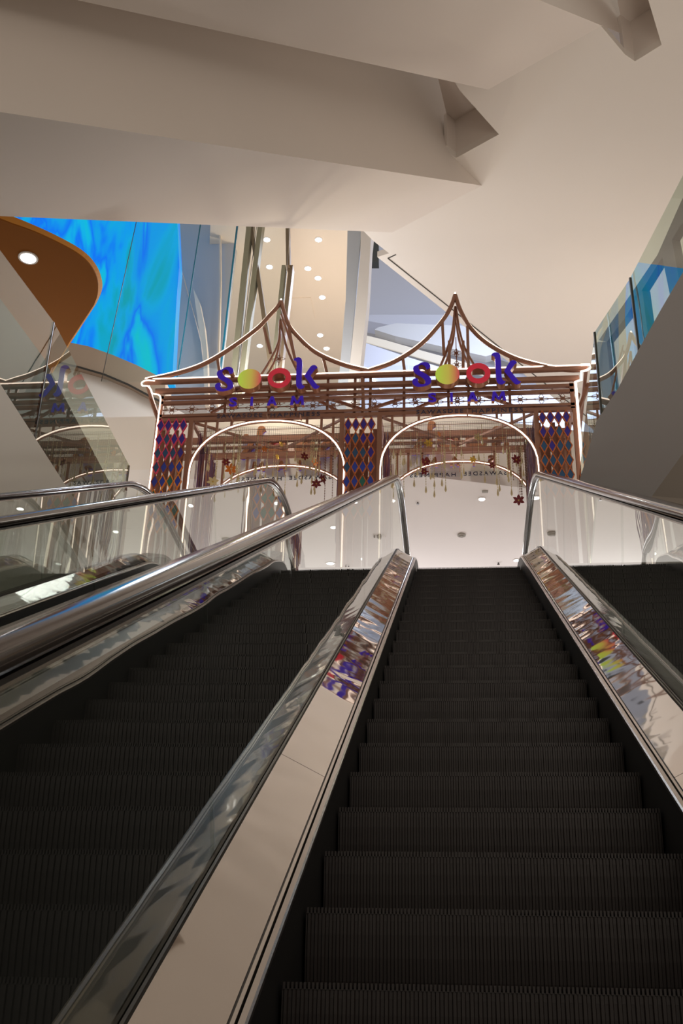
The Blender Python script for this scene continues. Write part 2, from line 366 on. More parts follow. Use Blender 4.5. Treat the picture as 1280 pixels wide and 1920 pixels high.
gpanels = [[(1103, 622), (1168, 522), (1186, 682), (1117, 792)], [(1169, 520), (1272, 316), (1296, 480), (1187, 680)], [(1274, 312), (1400, 80), (1420, 260), (1298, 476)]]
for pl in gpanels:
    b = MB(); b.prism([at_plane(x, y, pa, nr)+out*0.06-pb for x, y in pl], out*0.016); b.build('glass_panel', GLASS_G, t)
    e0 = at_plane(*pl[0], pa, nr)+out*0.06-pb; e1 = at_plane(*pl[3], pa, nr)+out*0.06-pb
    b = MB(); b.bar(e0, e1, 0.02, 0.02); b.build('glass_edge', DARKSTEEL, t)
q0 = at_plane(1103, 622, pa, nr)+out*0.06; q1 = at_plane(1117, 792, pa, nr)+out*0.06
b = MB(); b.prism([q0-pb, q1-pb, q1-pb+np.array((0.10, 3.1, -0.5)), q0-pb+np.array((0.10, 3.1, 0.0))], (0.016, 0, 0)); b.build('glass_panel', GLASS_G, t)

FRAMEW = mat('umber_window_frame', (0.10, 0.085, 0.07), 0.5)
b = MB()
for pl in ([(1122, 638), (1190, 540), (1232, 478), (1277, 376), (1420, 130), (1420, 240), (1277, 420), (1259, 450), (1241, 482), (1202, 546), (1172, 595), (1137, 641)],
           [(1119, 641), (1137, 641), (1150, 760), (1112, 800), (1110, 720)], [(1188, 556), (1204, 545), (1216, 640), (1203, 690)], [(1241, 482), (1259, 450), (1274, 530), (1260, 575)]):
    b.prism([at_plane(x, y, pa+out*0.5, nr) for x, y in pl], out*0.08)
struct(b.build('window_1', FRAMEW))

# ------------------------------------------------------------------ far background behind the pavilion
struct(slab('wall_far', [(560, 380), (1150, 380), (1150, 800), (560, 800)], 'y', 36, 0.3, BLUEWALL))
struct(slab('trim_4', [(686, 590), (860, 590), (960, 640), (1150, 700), (1150, 720), (900, 640), (680, 600)], 'y', 34, 0.8, BLUEWALL))
struct(slab('trim_5', [(742, 606), (708, 614), (702, 618), (740, 630), (910, 668), (960, 655), (900, 612)], 'y', 31.5, 0.4, COOLWALL))
struct(slab('trim_6', [(676, 640), (760, 668), (910, 715), (1150, 760), (1150, 840), (640, 840)], 'y', 31, 0.6, BLUEWALL))
tag(slab('cove_glow', [(674, 626), (720, 637), (800, 660), (930, 695), (930, 710), (850, 690), (760, 663), (674, 638)], 'y', 31.8, 0.05, COVEM), 'long warm cove glow drawn as an emissive strip under the blue-lit ceiling', 'light')
struct(slab('trim_7', [(694, 450), (709, 450), (709, 491), (690, 491)], 'y', 33, 0.4, DARKWALL))
# light bars
t = empty('linear_light', tuple(at(700, 717, 'y', 30.96)), 'row of three thin white light bars behind the gap between the two roof peaks', 'light')
o_ = at(700, 717, 'y', 30.96)
for (x0, y0), (x1, y1) in (((676, 689), (683, 697)), ((686, 700), (708, 721)), ((712, 727), (718, 735))):
    b = MB(); b.bar(at(x0, y0, 'y', 30.96)-o_, at(x1, y1, 'y', 30.96)-o_, 0.07, 0.05); b.build('light_bar', LIGHTBAR, t)
# cream gallery soffit with downlights
b = MB(); b.prism([at(x, y, 'z', 18) for x, y in ((395, 405), (662, 405), (645, 735), (380, 735))], (0, 0, 0.3)); struct(b.build('ceiling_gallery', CREAM))
struct(slab('column_grey', [(652, 405), (677, 405), (677, 433), (655, 690), (652, 760), (628, 760), (637, 690), (648, 560)], 'y', 17.6, 0.5, COOLWALL))
struct(slab('column_white', [(677, 405), (700, 405), (695, 450), (689, 560), (675, 690), (668, 760), (648, 760), (655, 690), (668, 560), (675, 480)], 'y', 17.3, 0.5, PLASTER))
# curved pale walls to the left of the gallery
struct(slab('wall_curved', [(300, 405), (447, 405), (443, 430), (430, 540), (412, 690), (408, 760), (290, 760)], 'y', 18.5, 0.3, COOLWALL))
struct(slab('wall_curved_grey', [(326, 440), (328, 463), (340, 506), (352, 551), (366, 600), (376, 641), (383, 700), (384, 760), (300, 760), (332, 542)], 'y', 17.5, 0.3, GREYWALL))
struct(slab('trim_8', [(362, 540), (374, 566), (383, 610), (388, 660), (391, 760), (384, 760), (380, 660), (372, 612)], 'y', 17.3, 0.2, CREAM))
struct(slab('trim_9', [(410, 405), (413, 405), (414, 530), (410, 690), (408, 760), (404, 760), (407, 690), (411.5, 530)], 'y', 18.2, 0.12, CREAM))
for k, (px_, m_) in enumerate((([(461.6, 405), (472, 405), (470, 430), (443, 686), (438, 740), (429, 740), (434, 686), (461, 430)], OLIVE),
                               ([(484, 405), (494, 405), (491, 430), (459, 686), (453, 740), (445, 740), (450.6, 686), (482, 430)], OLIVE),
                               ([(467, 405), (475, 405), (474, 430), (510, 671), (516, 720), (506, 720), (501, 671), (468, 430)], BROWNP),
                               ([(535, 405), (541, 405), (543, 497), (536, 497)], BROWNP),
                               ([(528, 497), (535, 497), (517, 671), (512, 720), (505, 720), (510, 671)], OLIVE),
                               ([(541, 497), (549, 497), (530, 671), (525, 720), (517, 720), (523, 671)], BROWNP))):
    struct(slab('column_post', px_, 'y', 16.6+0.05*k, 0.25, m_))
# glass wall with teal pane edges
t = empty('glass_wall', tuple(at(380, 700, 'y', 15.0)), 'tall frameless glass wall with teal pane edges beside the blue screen', 'glass wall')
o_ = at(380, 700, 'y', 15.0)
for q in ([(258, 400), (379, 400), (375, 428), (331, 715), (190, 715)], [(380, 400), (447, 400), (443, 430), (415, 670), (409, 715), (332, 715), (376, 428)], [(448, 400), (546, 400), (520, 720), (410, 715), (416, 670), (444, 430)]):
    b = MB(); b.prism([at(x, y, 'y', 15.0)-o_ for x, y in q], (0, 0.03, 0)); b.build('glass_pane', GLASS_W, t)
for p0, p1, wd in (((379, 400), (331, 715), 0.022), ((447.5, 400), (411, 715), 0.035), ((259, 400), (190, 715), 0.012), ((484, 400), (444, 715), 0.01)):
    b = MB(); b.bar(at(*p0, 'y', 14.98)-o_, at(*p1, 'y', 14.98)-o_, wd, wd); b.build('pane_edge', TEALEDGE if wd > 0.015 else DARKSTEEL, t)

# LED screen, taupe slab edge, white curved wall, orange soffit
led = slab('led_screen', [(-240, 250), (326, 300), (333, 430), (336, 500), (331, 560), (323, 712), (290, 712), (100, 690), (-240, 600)], 'y', 16.2, 0.3, LED)
tag(led, 'huge curved screen glowing with blue and cyan waves', 'screen')
struct(slab('trim_10', [(60, 628), (130, 642), (165, 649), (210, 665), (255, 684), (310, 712), (310, 757), (285, 744), (240, 720), (195, 701), (150, 688), (60, 668)], 'y', 15.4, 0.5, TAUPE))
struct(slab('wall_curved_white', [(60, 668), (150, 688), (195, 701), (240, 720), (285, 744), (345, 775), (345, 1090), (-60, 1090), (-60, 650)], 'y', 15.6, 0.3, CEIL))
g = MB()
lp = [at(x, y, 'y', 15.38) for x, y in ((60, 668), (150, 689), (195, 702), (240, 721), (285, 745), (310, 757))]
for a_, c_ in zip(lp[:-1], lp[1:]): g.bar(a_, c_, 0.03, 0.03)
struct(g.build('trim_11', MESHM))
oin = [(-260, 300), (0, 413), (60, 433), (110, 456), (150, 478), (172, 500), (184, 525), (184, 552), (176, 572), (130, 642), (60, 760), (-260, 760)]
oout = [(-260, 270), (0, 396), (60, 420), (112, 444), (158, 470), (182, 497), (192, 525), (192, 545), (180, 570), (131, 645), (61, 762), (-260, 765)]
def round_off(q):
    q = [np.array(p, float) for p in q]; r = [q[0]]
    for a_, c_ in zip(q[:-1], q[1:]): r += [a_*.75+c_*.25, a_*.25+c_*.75]
    return r+[q[-1]]
oin = round_off(round_off(oin[:9]))+oin[9:]; oout = round_off(round_off(oout[:9]))+oout[9:]
b = MB(); b.prism([at(x, y, 'z', 9.0) for x, y in oin], (0, 0, 0.02)); struct(b.build('ceiling_orange', ORANGE))
b = MB(); I = [at(x, y, 'z', 9.0) for x, y in oin]; O = [at(x, y, 'z', 9.28) for x, y in oout]; n = len(I)
b.add(I+O, [(i, i+1, n+i+1, n+i) for i in range(n-1)]+[tuple(range(2*n-1, n-1, -1))]); struct(b.build('trim_12', ORANGE2))

# ------------------------------------------------------------------ escalator
TH = math.radians(30); YA = 8.55; SA = YA/math.cos(TH); RAD = 2.5
def path(s, h=0.0):
    if s <= SA: y, z, a = s*math.cos(TH), s*math.sin(TH), TH
    else:
        a = max(0.0, TH-(s-SA)/RAD); y0, z0 = YA, YA*math.tan(TH)
        y = y0+RAD*(math.sin(TH)-math.sin(a)); z = z0+RAD*(math.cos(a)-math.cos(TH))
        y += max(0.0, (s-SA)-RAD*TH)
    return y-h*math.sin(a), z+h*math.cos(a), a
def stations(s0, s1, h=0):
    S = [s0]
    if s0 < SA < s1: S.append(SA)
    e = SA+RAD*TH
    S += [SA+RAD*TH*i/10 for i in range(1, 11) if s0 < SA+RAD*TH*i/10 < s1]
    if s1 > S[-1]+1e-6: S.append(s1)
    S = [S[0], S[0]+.004]+S[1:-1]+[S[-1]-.004, S[-1]]
    return S
def sweep(profile, s0, s1, smooth_n=None):
    b = MB(); S = stations(s0, s1); n = len(profile); v_ = []
    for s_ in S:
        for x, h in profile:
            y, z, a = path(s_, h); v_.append((x, y, z))
    f_ = []
    for i in range(len(S)-1):
        for j in range(n): f_.append((i*n+j, i*n+(j+1) % n, (i+1)*n+(j+1) % n, (i+1)*n+j))
    f_ += [tuple(range(n-1, -1, -1)), tuple(range((len(S)-1)*n, len(S)*n))]
    b.add(v_, f_); return b
S0, S1 = -4.4, SA+RAD*TH+1.25
HW = 0.565
def step_mesh():
    b = MB(); rise = 0.4*math.tan(TH)
    b.box((-HW, 0.004, -0.035), (HW, 0.404, -0.014))
    n = 112
    for i in range(n):
        x = -HW+(i+0.5)*2*HW/n
        b.box((x-0.0028, 0.0, -0.016), (x+0.0028, 0.398, 0.0))
    prof = [(0.004, -0.018), (0.006, -0.07), (0.012, -0.13), (0.022, -0.19), (0.036, -rise-0.01)]
    for (y0, z0), (y1, z1) in zip(prof[:-1], prof[1:]):
        b.add([(-HW, y0, z0), (HW, y0, z0), (HW, y1, z1), (-HW, y1, z1), (-HW, y0+.02, z0), (HW, y0+.02, z0), (HW, y1+.02, z1), (-HW, y1+.02, z1)],
              [(0,1,2,3),(7,6,5,4),(0,4,5,1),(2,6,7,3),(1,5,6,2),(0,3,7,4)])
    n = 56
    for i in range(n):
        x = -HW+(i+0.5)*2*HW/n; w_ = 0.0062
        for (y0, z0), (y1, z1) in zip(prof[:-1], prof[1:]):
            b.add([(x-w_, y0, z0), (x-w_*.6, y0-.007, z0), (x+w_*.6, y0-.007, z0), (x+w_, y0, z0), (x-w_, y1, z1), (x-w_*.6, y1-.007, z1), (x+w_*.6, y1-.007, z1), (x+w_, y1, z1)],
                  [(0,1,5,4),(1,2,6,5),(2,3,7,6)])
    return b
def rail_profile(sg, h=0.995):
    pts = [(-.030, -.018), (-.042, -.012), (-.046, 0.004), (-.042, .018), (-.031, .0262), (0, .0285), (.031, .0262), (.042, .018), (.046, .004), (.042, -.012), (.030, -.018)]
    return [(sg*0.778+x, h+y) for x, y in pts]
def newel(b, x, h_top, h_low):
    pass
def make_escalator(label):
    t = empty('escalator', (0, 0, 0), label, 'escalator')
    st = step_mesh().build('step', STEPM, t)
    k = -6; first = True
    while True:
        y = 0.4*k
        if y > 10.4: break
        z = y*math.tan(TH) if y <= YA else None
        if z is None:
            if y < YA+RAD*math.sin(TH):
                a = math.asin(math.sin(TH)-(y-YA)/RAD); z = YA*math.tan(TH)+RAD*(math.cos(a)-math.cos(TH))
            else: z = YA*math.tan(TH)+RAD*(1-math.cos(TH))
        o = st if first else st.copy()
        if not first: C.objects.link(o); o.parent = t
        o.location = (0, y, z); first = False; k += 1
    for sg in (-1, 1):
        sweep([(sg*0.574, -0.42), (sg*0.574, 0.098), (sg*0.590, 0.098), (sg*0.590, -0.42)], S0, S1).build('skirt_panel', BLACK, t)
        sweep([(sg*0.570, 0.096), (sg*0.570, 0.108), (sg*0.575, 0.113), (sg*0.588, 0.116), (sg*0.590, 0.108), (sg*0.590, 0.096)], S0, S1).build('edge_trim', STEEL, t)
        sweep([(sg*0.594, 0.10), (sg*0.594, 0.119), (sg*0.602, 0.122), (sg*0.602, 0.10)], S0, S1).build('edge_trim', STEEL, t)
        cuts = [S0, -1.6, 1.35, 4.3, 7.25, SA+RAD*TH*.55, S1]
        for a_, c_ in zip(cuts[:-1], cuts[1:]):
            sweep([(sg*0.609, 0.120), (sg*0.762, 0.203), (sg*0.762, 0.190), (sg*0.613, 0.108)], a_+.002, c_-.002).build('inner_deck_panel', CHROME, t)
        sweep([(sg*0.602, 0.07), (sg*0.602, 0.116), (sg*0.612, 0.116), (sg*0.765, 0.192), (sg*0.765, 0.07)], S0, S1).build('deck_core', DARKSTEEL, t)
        sweep([(sg*0.762, 0.17), (sg*0.762, 0.216), (sg*0.770, 0.216), (sg*0.770, 0.17)], S0, S1).build('glass_clamp', DARKSTEEL, t)
        sweep([(sg*0.786, 0.17), (sg*0.786, 0.216), (sg*0.80, 0.216), (sg*0.91, 0.20), (sg*0.91, 0.17)], S0, S1).build('outer_deck', DARKSTEEL, t)
        sweep([(sg*0.905, 0.19), (sg*0.90, -1.75), (sg*0.86, -1.75), (sg*0.86, 0.19)], S0, S1).build('outer_cladding', VOID, t)
        js = [S0, -3.26, -1.51, 0.24, 2.0, 3.75, 5.42, 7.17, 8.92, SA+RAD*TH+.15, S1]
        for a_, c_ in zip(js[:-1], js[1:]):
            sweep([(sg*0.772, 0.18), (sg*0.772, 0.966), (sg*0.784, 0.966), (sg*0.784, 0.18)], a_+.003, c_-.003).build('glass_panel', GLASS, t)
        r_ = sweep(rail_profile(sg), S0, S1); r_.build('handrail', RUBBER, t, smooth=True)
        sweep([(sg*0.778-.030, 0.962), (sg*0.778-.030, 0.972), (sg*0.778-.012, 0.976), (sg*0.778+.012, 0.976), (sg*0.778+.030, 0.972), (sg*0.778+.030, 0.962), (sg*0.778+.012, 0.955), (sg*0.778-.012, 0.955)], S0, S1).build('handrail_guide', GUIDE, t)
        for dx in (-.0305, .0285): sweep([(sg*0.778+dx, 0.957), (sg*0.778+dx, 0.963), (sg*0.778+dx+.002, 0.963), (sg*0.778+dx+.002, 0.957)], S0, S1).build('chrome_line', STEEL, t)
        # rounded newel end of the rail
        y, z, a = path(S1, 0.995); y2, z2, a2 = path(S1, 0.30); rr = (z-z2)/2
        arc = [(sg*0.778, y+rr*math.sin(q), z-rr+rr*math.cos(q)) for q in [math.pi*i/14 for i in range(15)]]
        b = MB(); b.tube(arc, 0.034, 10); b.build('newel_rail', RUBBER, t, smooth=True)
    sweep([(-0.86, -1.75), (0.86, -1.75), (0.86, -1.70), (-0.86, -1.70)], S0, S1).build('truss_soffit', VOID, t)
    return t
esc = make_escalator('nearest escalator with dark ribbed steps rising straight up from the viewer')
esc2 = copy_tree(esc); esc2.location = (-2.97, 0, 0)
esc2['label'] = 'second escalator running parallel on the left, only its glass sides and handrails showing'
b = MB(); b.box((-0.56, 10.75, UF+0.0), (0.56, 11.7, UF+0.012)); tag(b.build('comb_plate', STEEL), 'flat steel landing plate at the head of the nearest escalator', 'landing plate')

# ------------------------------------------------------------------ pavilion
PY, PR = 12.0, 13.4
XA, XB = -4.64, 1.66
pav = empty('entrance_pavilion', (-1.49, PY, UF), 'copper-framed double-arch pavilion with two pointed roofs outlined in white light', 'pavilion')
O_ = np.array((-1.49, PY, UF))
def L(p): return np.array(p, float)-O_
def part(b, name, m_, parent=pav, smooth=False):
    b.v = [tuple(np.array(v)-O_) for v in b.v]
    return b.build(name, m_, parent, smooth)
def part_in(b, name, m_, parent): return part(b, name, m_, parent)
def catmull(P, n=6):
    P = [np.array(p, float) for p in P]; Q = [2*P[0]-P[1]]+P+[2*P[-1]-P[-2]]; out_ = []
    for i in range(1, len(Q)-2):
        for j in range(n):
            t_ = j/n
            out_.append(0.5*((2*Q[i])+(Q[i+1]-Q[i-1])*t_+(2*Q[i-1]-5*Q[i]+4*Q[i+1]-Q[i+2])*t_**2+(-Q[i-1]+3*Q[i]-3*Q[i+1]+Q[i+2])*t_**3))
    return out_+[P[-1]]
fy = lambda px, py, Y=PY: at(px, py, 'y', Y)
# posts
for x in (XA, -4.12, -1.80, -1.235, 1.095, XB):
    b = MB(); b.box((x-.035, PY-.035, UF), (x+.035, PY+.035, 9.05)); part(b, 'post', COPPER)
    b = MB(); b.box((x-.035, PR-.035, UF), (x+.035, PR+.035, 9.2)); part(b, 'post', COPPER)
for x in (-4.62, 1.64):
    b = MB(); b.box((x-.03, PY-.03, 9.05), (x+.03, PY+.03, 9.50)); part(b, 'post', COPPER)
# front beams
for z, x0, x1, r in ((9.765, -4.93, 1.90, .045), (9.59, -4.74, 1.76, .05)):
    b = MB(); b.tube([(x0, PY, z), (x1, PY, z)], r, 10); part(b, 'roof_tube', COPPER, smooth=True)
for z, h in ((9.46, .05), (9.365, .05), (9.125, .045), (9.05, .06)):
    b = MB(); b.box((-4.66, PY-.03, z-h/2), (1.68, PY+.03, z+h/2)); part(b, 'beam', COPPER)
# rear beams and arches
for z, h in ((9.505, .09), (9.36, .018), (9.205, .09)):
    b = MB(); b.box((-4.7, PR-.04, z-h/2), (1.72, PR+.04, z+h/2)); part(b, 'beam', COPPER)
for x in (-4.62, -3.9, -3.2, -2.5, -1.8, -1.25, -.6, .1, .6, 1.1, 1.64):
    b = MB(); b.box((x-.02, PR-.02, 9.2), (x+.02, PR+.02, 9.5)); part(b, 'strut', COPPER)
# ties from front to rear
for x in (-4.9, -4.62, -4.12, -1.8, -1.235, 1.095, 1.64, 1.88):
    z = 9.76 if x in (-4.9, 1.88) else 9.05
    b = MB(); b.bar((x, PY, z), (x, PR, 9.5 if z > 9.5 else 9.2), .05, .05); part(b, 'tie_bar', COPPER)
for x0, x1 in ((-4.1, -2.9), (-1.8, -2.9), (-1.2, -.06), (1.08, -.06)):
    b = MB(); b.bar((x0, PY+.1, 9.06), (x1, PR-.1, 9.25), .035, .035); part(b, 'diagonal_brace', COPPER)
# left eave bracket
for x0, z0, x1, z1 in ((-4.93, 9.72, -4.66, 9.05), (-4.76, 9.55, -4.60, 9.1)):
    b = MB(); b.bar((x0, PY+.35, z0), (x1, PY+.45, z1), .05, .05); part(b, 'eave_bracket', COPPER)
    b = MB(); b.bar((-2.98-x0, PY+.35, z0), (-2.98-x1, PY+.45, z1), .05, .05); part(b, 'eave_bracket', COPPER)
# roof curves (front)
RL = [[(272, 714), (330, 701), (380, 684), (430, 655), (480, 618), (505, 592), (519, 577), (527, 565)],
      [(527, 565), (532, 585), (540, 607), (556, 629), (590, 660), (640, 683), (690, 696)],
      [(690, 696), (740, 678), (790, 645), (828, 603), (845, 575), (853, 553)],
      [(853, 553), (862, 580), (880, 612), (910, 642), (960, 670), (1010, 685), (1060, 694), (1097, 694)]]
for q in RL:
    c_ = catmull([fy(*p) for p in q], 5)
    b = MB(); b.tube(c_, .034, 8); part(b, 'roof_rib', COPPER, smooth=True)
    up = np.array((0, -.012, .042)); 
    b = MB(); b.tube([p+up for p in c_], .010, 6); part(b, 'light_tube', NEON)
# inner ogee ribs
IN = [[(525, 600), (522, 640), (508, 672), (488, 705)], [(526, 600), (534, 640), (545, 670), (562, 705)], [(526, 600), (524, 640), (514, 678), (497, 708)], [(527, 590), (541, 630), (552, 670), (566, 708)],
      [(853, 575), (848, 620), (838, 655), (824, 690)], [(854, 575), (861, 620), (872, 655), (892, 690)], [(853, 580), (850, 630), (842, 662), (832, 690)], [(854, 580), (859, 630), (868, 662), (882, 690)]]
for i, q in enumerate(IN):
    Y = PY+(0.06 if i % 4 < 2 else 0.32)
    b = MB(); b.tube(catmull([fy(x, y, Y) for x, y in q], 5), .02, 6); part(b, 'inner_rib', COPPER, smooth=True)
# roof struts
for (x0, y0), (x1, y1) in (((408, 675), (414, 712)), ((495, 615), (507, 662)), ((541, 612), (556, 690)), ((606, 672), (614, 705)), ((755, 672), (759, 702)), ((829, 605), (832, 665)), ((876, 612), (878, 690)), ((957, 672), (959, 700)), ((678, 695), (682, 770)), ((842, 640), (842, 690)), ((868, 640), (868, 690))):
    b = MB(); b.bar(fy(x0, y0), fy(x1, y1), .045, .045, (0, 1, 0)); part(b, 'strut', COPPER)
# struts in the frieze
for px in (424, 505, 556, 614, 665, 680, 694, 757, 840, 878, 955):
    a_ = fy(px, 730); b = MB(); b.box((a_[0]-.02, PY-.02+.04, 9.05), (a_[0]+.02, PY+.02+.04, 9.76)); part(b, 'strut', COPPER)
for (x0, y0), (x1, y1) in (((395, 775), (470, 735)), ((570, 735), (640, 775)), ((600, 742), (680, 768)), ((690, 768), (770, 742)), ((770, 770), (840, 740)), ((890, 735), (980, 768))):
    b = MB(); b.bar(fy(x0, y0, PY+.25), fy(x1, y1, PY+.25), .04, .04, (0, 1, 0)); part(b, 'diagonal_brace', COPPER)
# frieze rail with four-petal ornaments
b = MB(); b.tube([(-4.62, PY, 9.245), (1.64, PY, 9.245)], .009, 6); part(b, 'frieze_rail', COPPER)
def ornament(b, cx, cz, s, Y=PY):
    for k in range(4):
        a = math.pi/2*k
        for d0, d1 in ((-1, 1),):
            tip = (cx+s*1.05*math.cos(a), cz+s*.8*math.sin(a))
            a2 = a+math.pi/4; a3 = a-math.pi/4
            q2 = (cx+s*.5*math.cos(a2), cz+s*.45*math.sin(a2)); q3 = (cx+s*.5*math.cos(a3), cz+s*.45*math.sin(a3))
            c0 = (cx+s*.12*math.cos(a), cz+s*.12*math.sin(a))
            loop = [c0, q2, tip, q3]
            b.tube([(x, Y, z) for x, z in loop], .0075, 4, closed=True)
    for k in range(4):
        a = math.pi/2*k; a2 = a+math.pi/2
        b.tube([(cx+s*.28*math.cos(a), Y, cz+s*.24*math.sin(a)), (cx+s*.28*math.cos(a2), Y, cz+s*.24*math.sin(a2))], .006, 4)
n = 20
for i in range(n):
    x = -4.45+i*(1.50+4.45)/(n-1)
    b = MB(); ornament(b, x, 9.245, .115); part(b, 'flower_ornament', COPPER)
    if i % 2 == 0:
        b = MB(); ornament(b, x, 9.36, .095, PR); part(b, 'flower_ornament', COPPER)
for px, py in ((523, 673), (855, 662), (856, 684)):
    p = fy(px, py, PY+.15); b = MB(); ornament(b, p[0], p[2], .10, PY+.15)
    b.tube([(p[0], PY+.15, p[2]-.12), (p[0], PY+.15, p[2]+.3)], .007, 4); part(b, 'flower_ornament', COPPER)
for cx in (-2.846, -.062):
    for x in (-.66, -.33, 0, .33, .66):
        b = MB(); ornament(b, cx+x, 9.50, .10, PY+.3); part(b, 'flower_ornament', COPPER)
# arches
def arch(cx, hw, zs, za, Y):
    pts = [(cx-hw, Y, UF+.02), (cx-hw, Y, zs)]
    for i in range(1, 24):
        a = math.pi-math.pi*i/24; pts.append((cx+hw*math.copysign(abs(math.cos(a))**0.92, math.cos(a)), Y, zs+(za-zs)*math.sin(a)**0.92))
    return [np.array(p) for p in pts+[(cx+hw, Y, zs), (cx+hw, Y, UF+.02)]]
ROD_Y = (12.30, 12.48, 12.66, 12.84, 13.02, 13.20)
ARCH = ((-2.915, 1.165, 8.09), (-.066, 1.150, 8.09))
for cx, hw, zs in ARCH:
    p = arch(cx, hw, zs, 8.985, PY)
    b = MB(); b.tube([q+np.array((0, .03, .0)) for q in arch(cx, hw+.028, zs, 9.015, PY)], .032, 8); part(b, 'arch_frame', COPPER, smooth=True)
    b = MB(); b.tube([q-np.array((0, .03, 0)) for q in p], .0125, 6); part(b, 'light_tube', NEON)
    b = MB(); b.tube([q+np.array((0, .03, 0)) for q in arch(cx, hw+.028, 8.15, 9.015, PR)], .032, 8); part(b, 'arch_frame', COPPER, smooth=True)
    b = MB(); b.tube([q-np.array((0, .03, 0)) for q in arch(cx, hw, 8.15, 8.985, PR)], .008, 6); part(b, 'light_tube', NEON)
    # short struts from girder down to the arch
    for dx in (-.98, -.80, -.58, .58, .80, .98):
        zt = zs+(9.0-zs)*math.sqrt(max(0, 1-(dx/hw)**2))
        b = MB(); b.box((cx+dx-.018, PY-.018, zt), (cx+dx+.018, PY+.018, 9.03)); part(b, 'strut', COPPER)
        b = MB(); b.box((cx+dx-.018, PR-.018, zt+.02), (cx+dx+.018, PR+.018, 9.2)); part(b, 'strut', COPPER)
    # upright wire mesh behind the arch head, and the rods the strands hang from
    b = MB(); x0, x1, z0, z1, Y = cx-hw+.03, cx+hw-.03, 8.58, 9.03, PY+.22
    for i in range(71):
        x = x0+(x1-x0)*i/70; b.bar((x, Y, z0), (x, Y, z1), .0024, .0024)
    for j in range(19): b.bar((x0, Y, z0+(z1-z0)*j/18), (x1, Y, z0+(z1-z0)*j/18), .0024, .0024)
    part(b, 'wire_mesh', MESHM)
    for Y in ROD_Y:
        b = MB(); b.tube([(cx-hw, Y, 9.03), (cx+hw, Y, 9.03)], .006, 5); part(b, 'hanging_rod', COPPER)
# light tubes along the eaves and the two outer edges
b = MB(); b.tube([(-4.93, PY-.02, 9.818), (1.90, PY-.02, 9.818)], .011, 6); part(b, 'light_tube', NEON)
b = MB(); b.tube(catmull([fy(*p, PY-.05) for p in ((290, 714), (275, 713), (266, 717), (267, 723), (277, 724), (283, 731), (286, 738), (297, 740), (301, 747), (299, 765))], 3)+[np.array((-4.69, PY-.05, UF+.1))], .0125, 6); part(b, 'light_tube', NEON)
b = MB(); b.tube([np.array(q) for q in [(1.80, PY-.05, 9.80), (1.93, PY-.05, 9.80), (1.95, PY-.05, 9.745), (1.88, PY-.05, 9.70), (1.80, PY-.05, 9.68), (1.79, PY-.05, 9.53), (1.70, PY-.05, 9.50), (1.705, PY-.05, 9.30), (1.705, PY-.05, UF+.1)]], .02, 6); part(b, 'light_tube', NEON)

# diamond lattice panels on the three front piers
def lattice(x0, rows, z_top, scheme):
    pw, ph = 0.1165, 0.243
    e = bpy.data.objects.new('lattice_panel', None); C.objects.link(e); e.parent = pav
    groups = {}
    Y = PY-.075
    for r in range(rows):
        for c in range(4):
            cx = x0+pw*(c+.5); cz = z_top-ph*(r+.5)
            m_, tm = scheme(r, c)
            hx, hz = pw/2, ph/2
            outp = [(cx, Y, cz+hz*1.07), (cx+hx*1.07, Y, cz), (cx, Y, cz-hz*1.07), (cx-hx*1.07, Y, cz)]
            inp = [(cx, Y, cz+hz*.82), (cx+hx*.80, Y, cz), (cx, Y, cz-hz*.82), (cx-hx*.80, Y, cz)]
            groups.setdefault(m_.name, (m_, MB()))[1].ring(outp, inp, (0, .03, 0))
            b = MB(); b.prism([(x, Y+.006, z) for x, z in ((cx, cz+hz*.84), (cx+hx*.82, cz), (cx, cz-hz*.84), (cx-hx*.82, cz))], (0, .016, 0)); part(b, 'diamond_tile', tm, e)
    for m_, b in groups.values(): part(b, 'lattice_frame', m_, e)
    b = MB()
    for i in range(7): b.box((x0+pw*(i*.6+.2)-.032, Y+.30+.12*(i % 3), UF), (x0+pw*(i*.6+.2)+.032, Y+.34+.12*(i % 3), z_top-.03))
    part(b, 'backing_slats', COPPER, e)
def s_left(r, c):
    fr = PINK if r+c*.45 < 3.2 else (BROWNL if r+c*.5 < 4.2 else AMBER)
    tl = {0: (1, 1, 1, 1), 1: (1, 2, 1, 1), 2: (2, 2, 2, 1), 3: (2, 3, 3, 3), 4: (3, 3, 4, 3)}.get(r, ((r+c) % 2+3,)*4)
    return fr, (TILE1, TILE2, TILE3, TILE4)[tl[c]-1]
def s_mid(r, c):
    tl = {0: (1, 1, 1, 1), 1: (1, 2, 1, 1), 2: (2, 2, 2, 1), 3: (2, 3, 3, 3), 4: (3, 3, 4, 3)}.get(r, (3, 4, 4, 3))
    return LATT, (TILE1, TILE2, TILE3, TILE4)[tl[c]-1]
def s_right(r, c):
    tl = {0: (1, 1, 1, 1), 1: (1, 1, 2, 1), 2: (2, 1, 2, 2)}.get(r, (2, 2, 2, 2))
    return LATT, (TILE1, TILE2, TILE3, TILE4)[tl[c]-1]
lattice(-4.635, 8, 9.045, s_left)
lattice(-1.762, 7, 8.97, s_mid)
lattice(1.120, 6, 9.00, s_right)

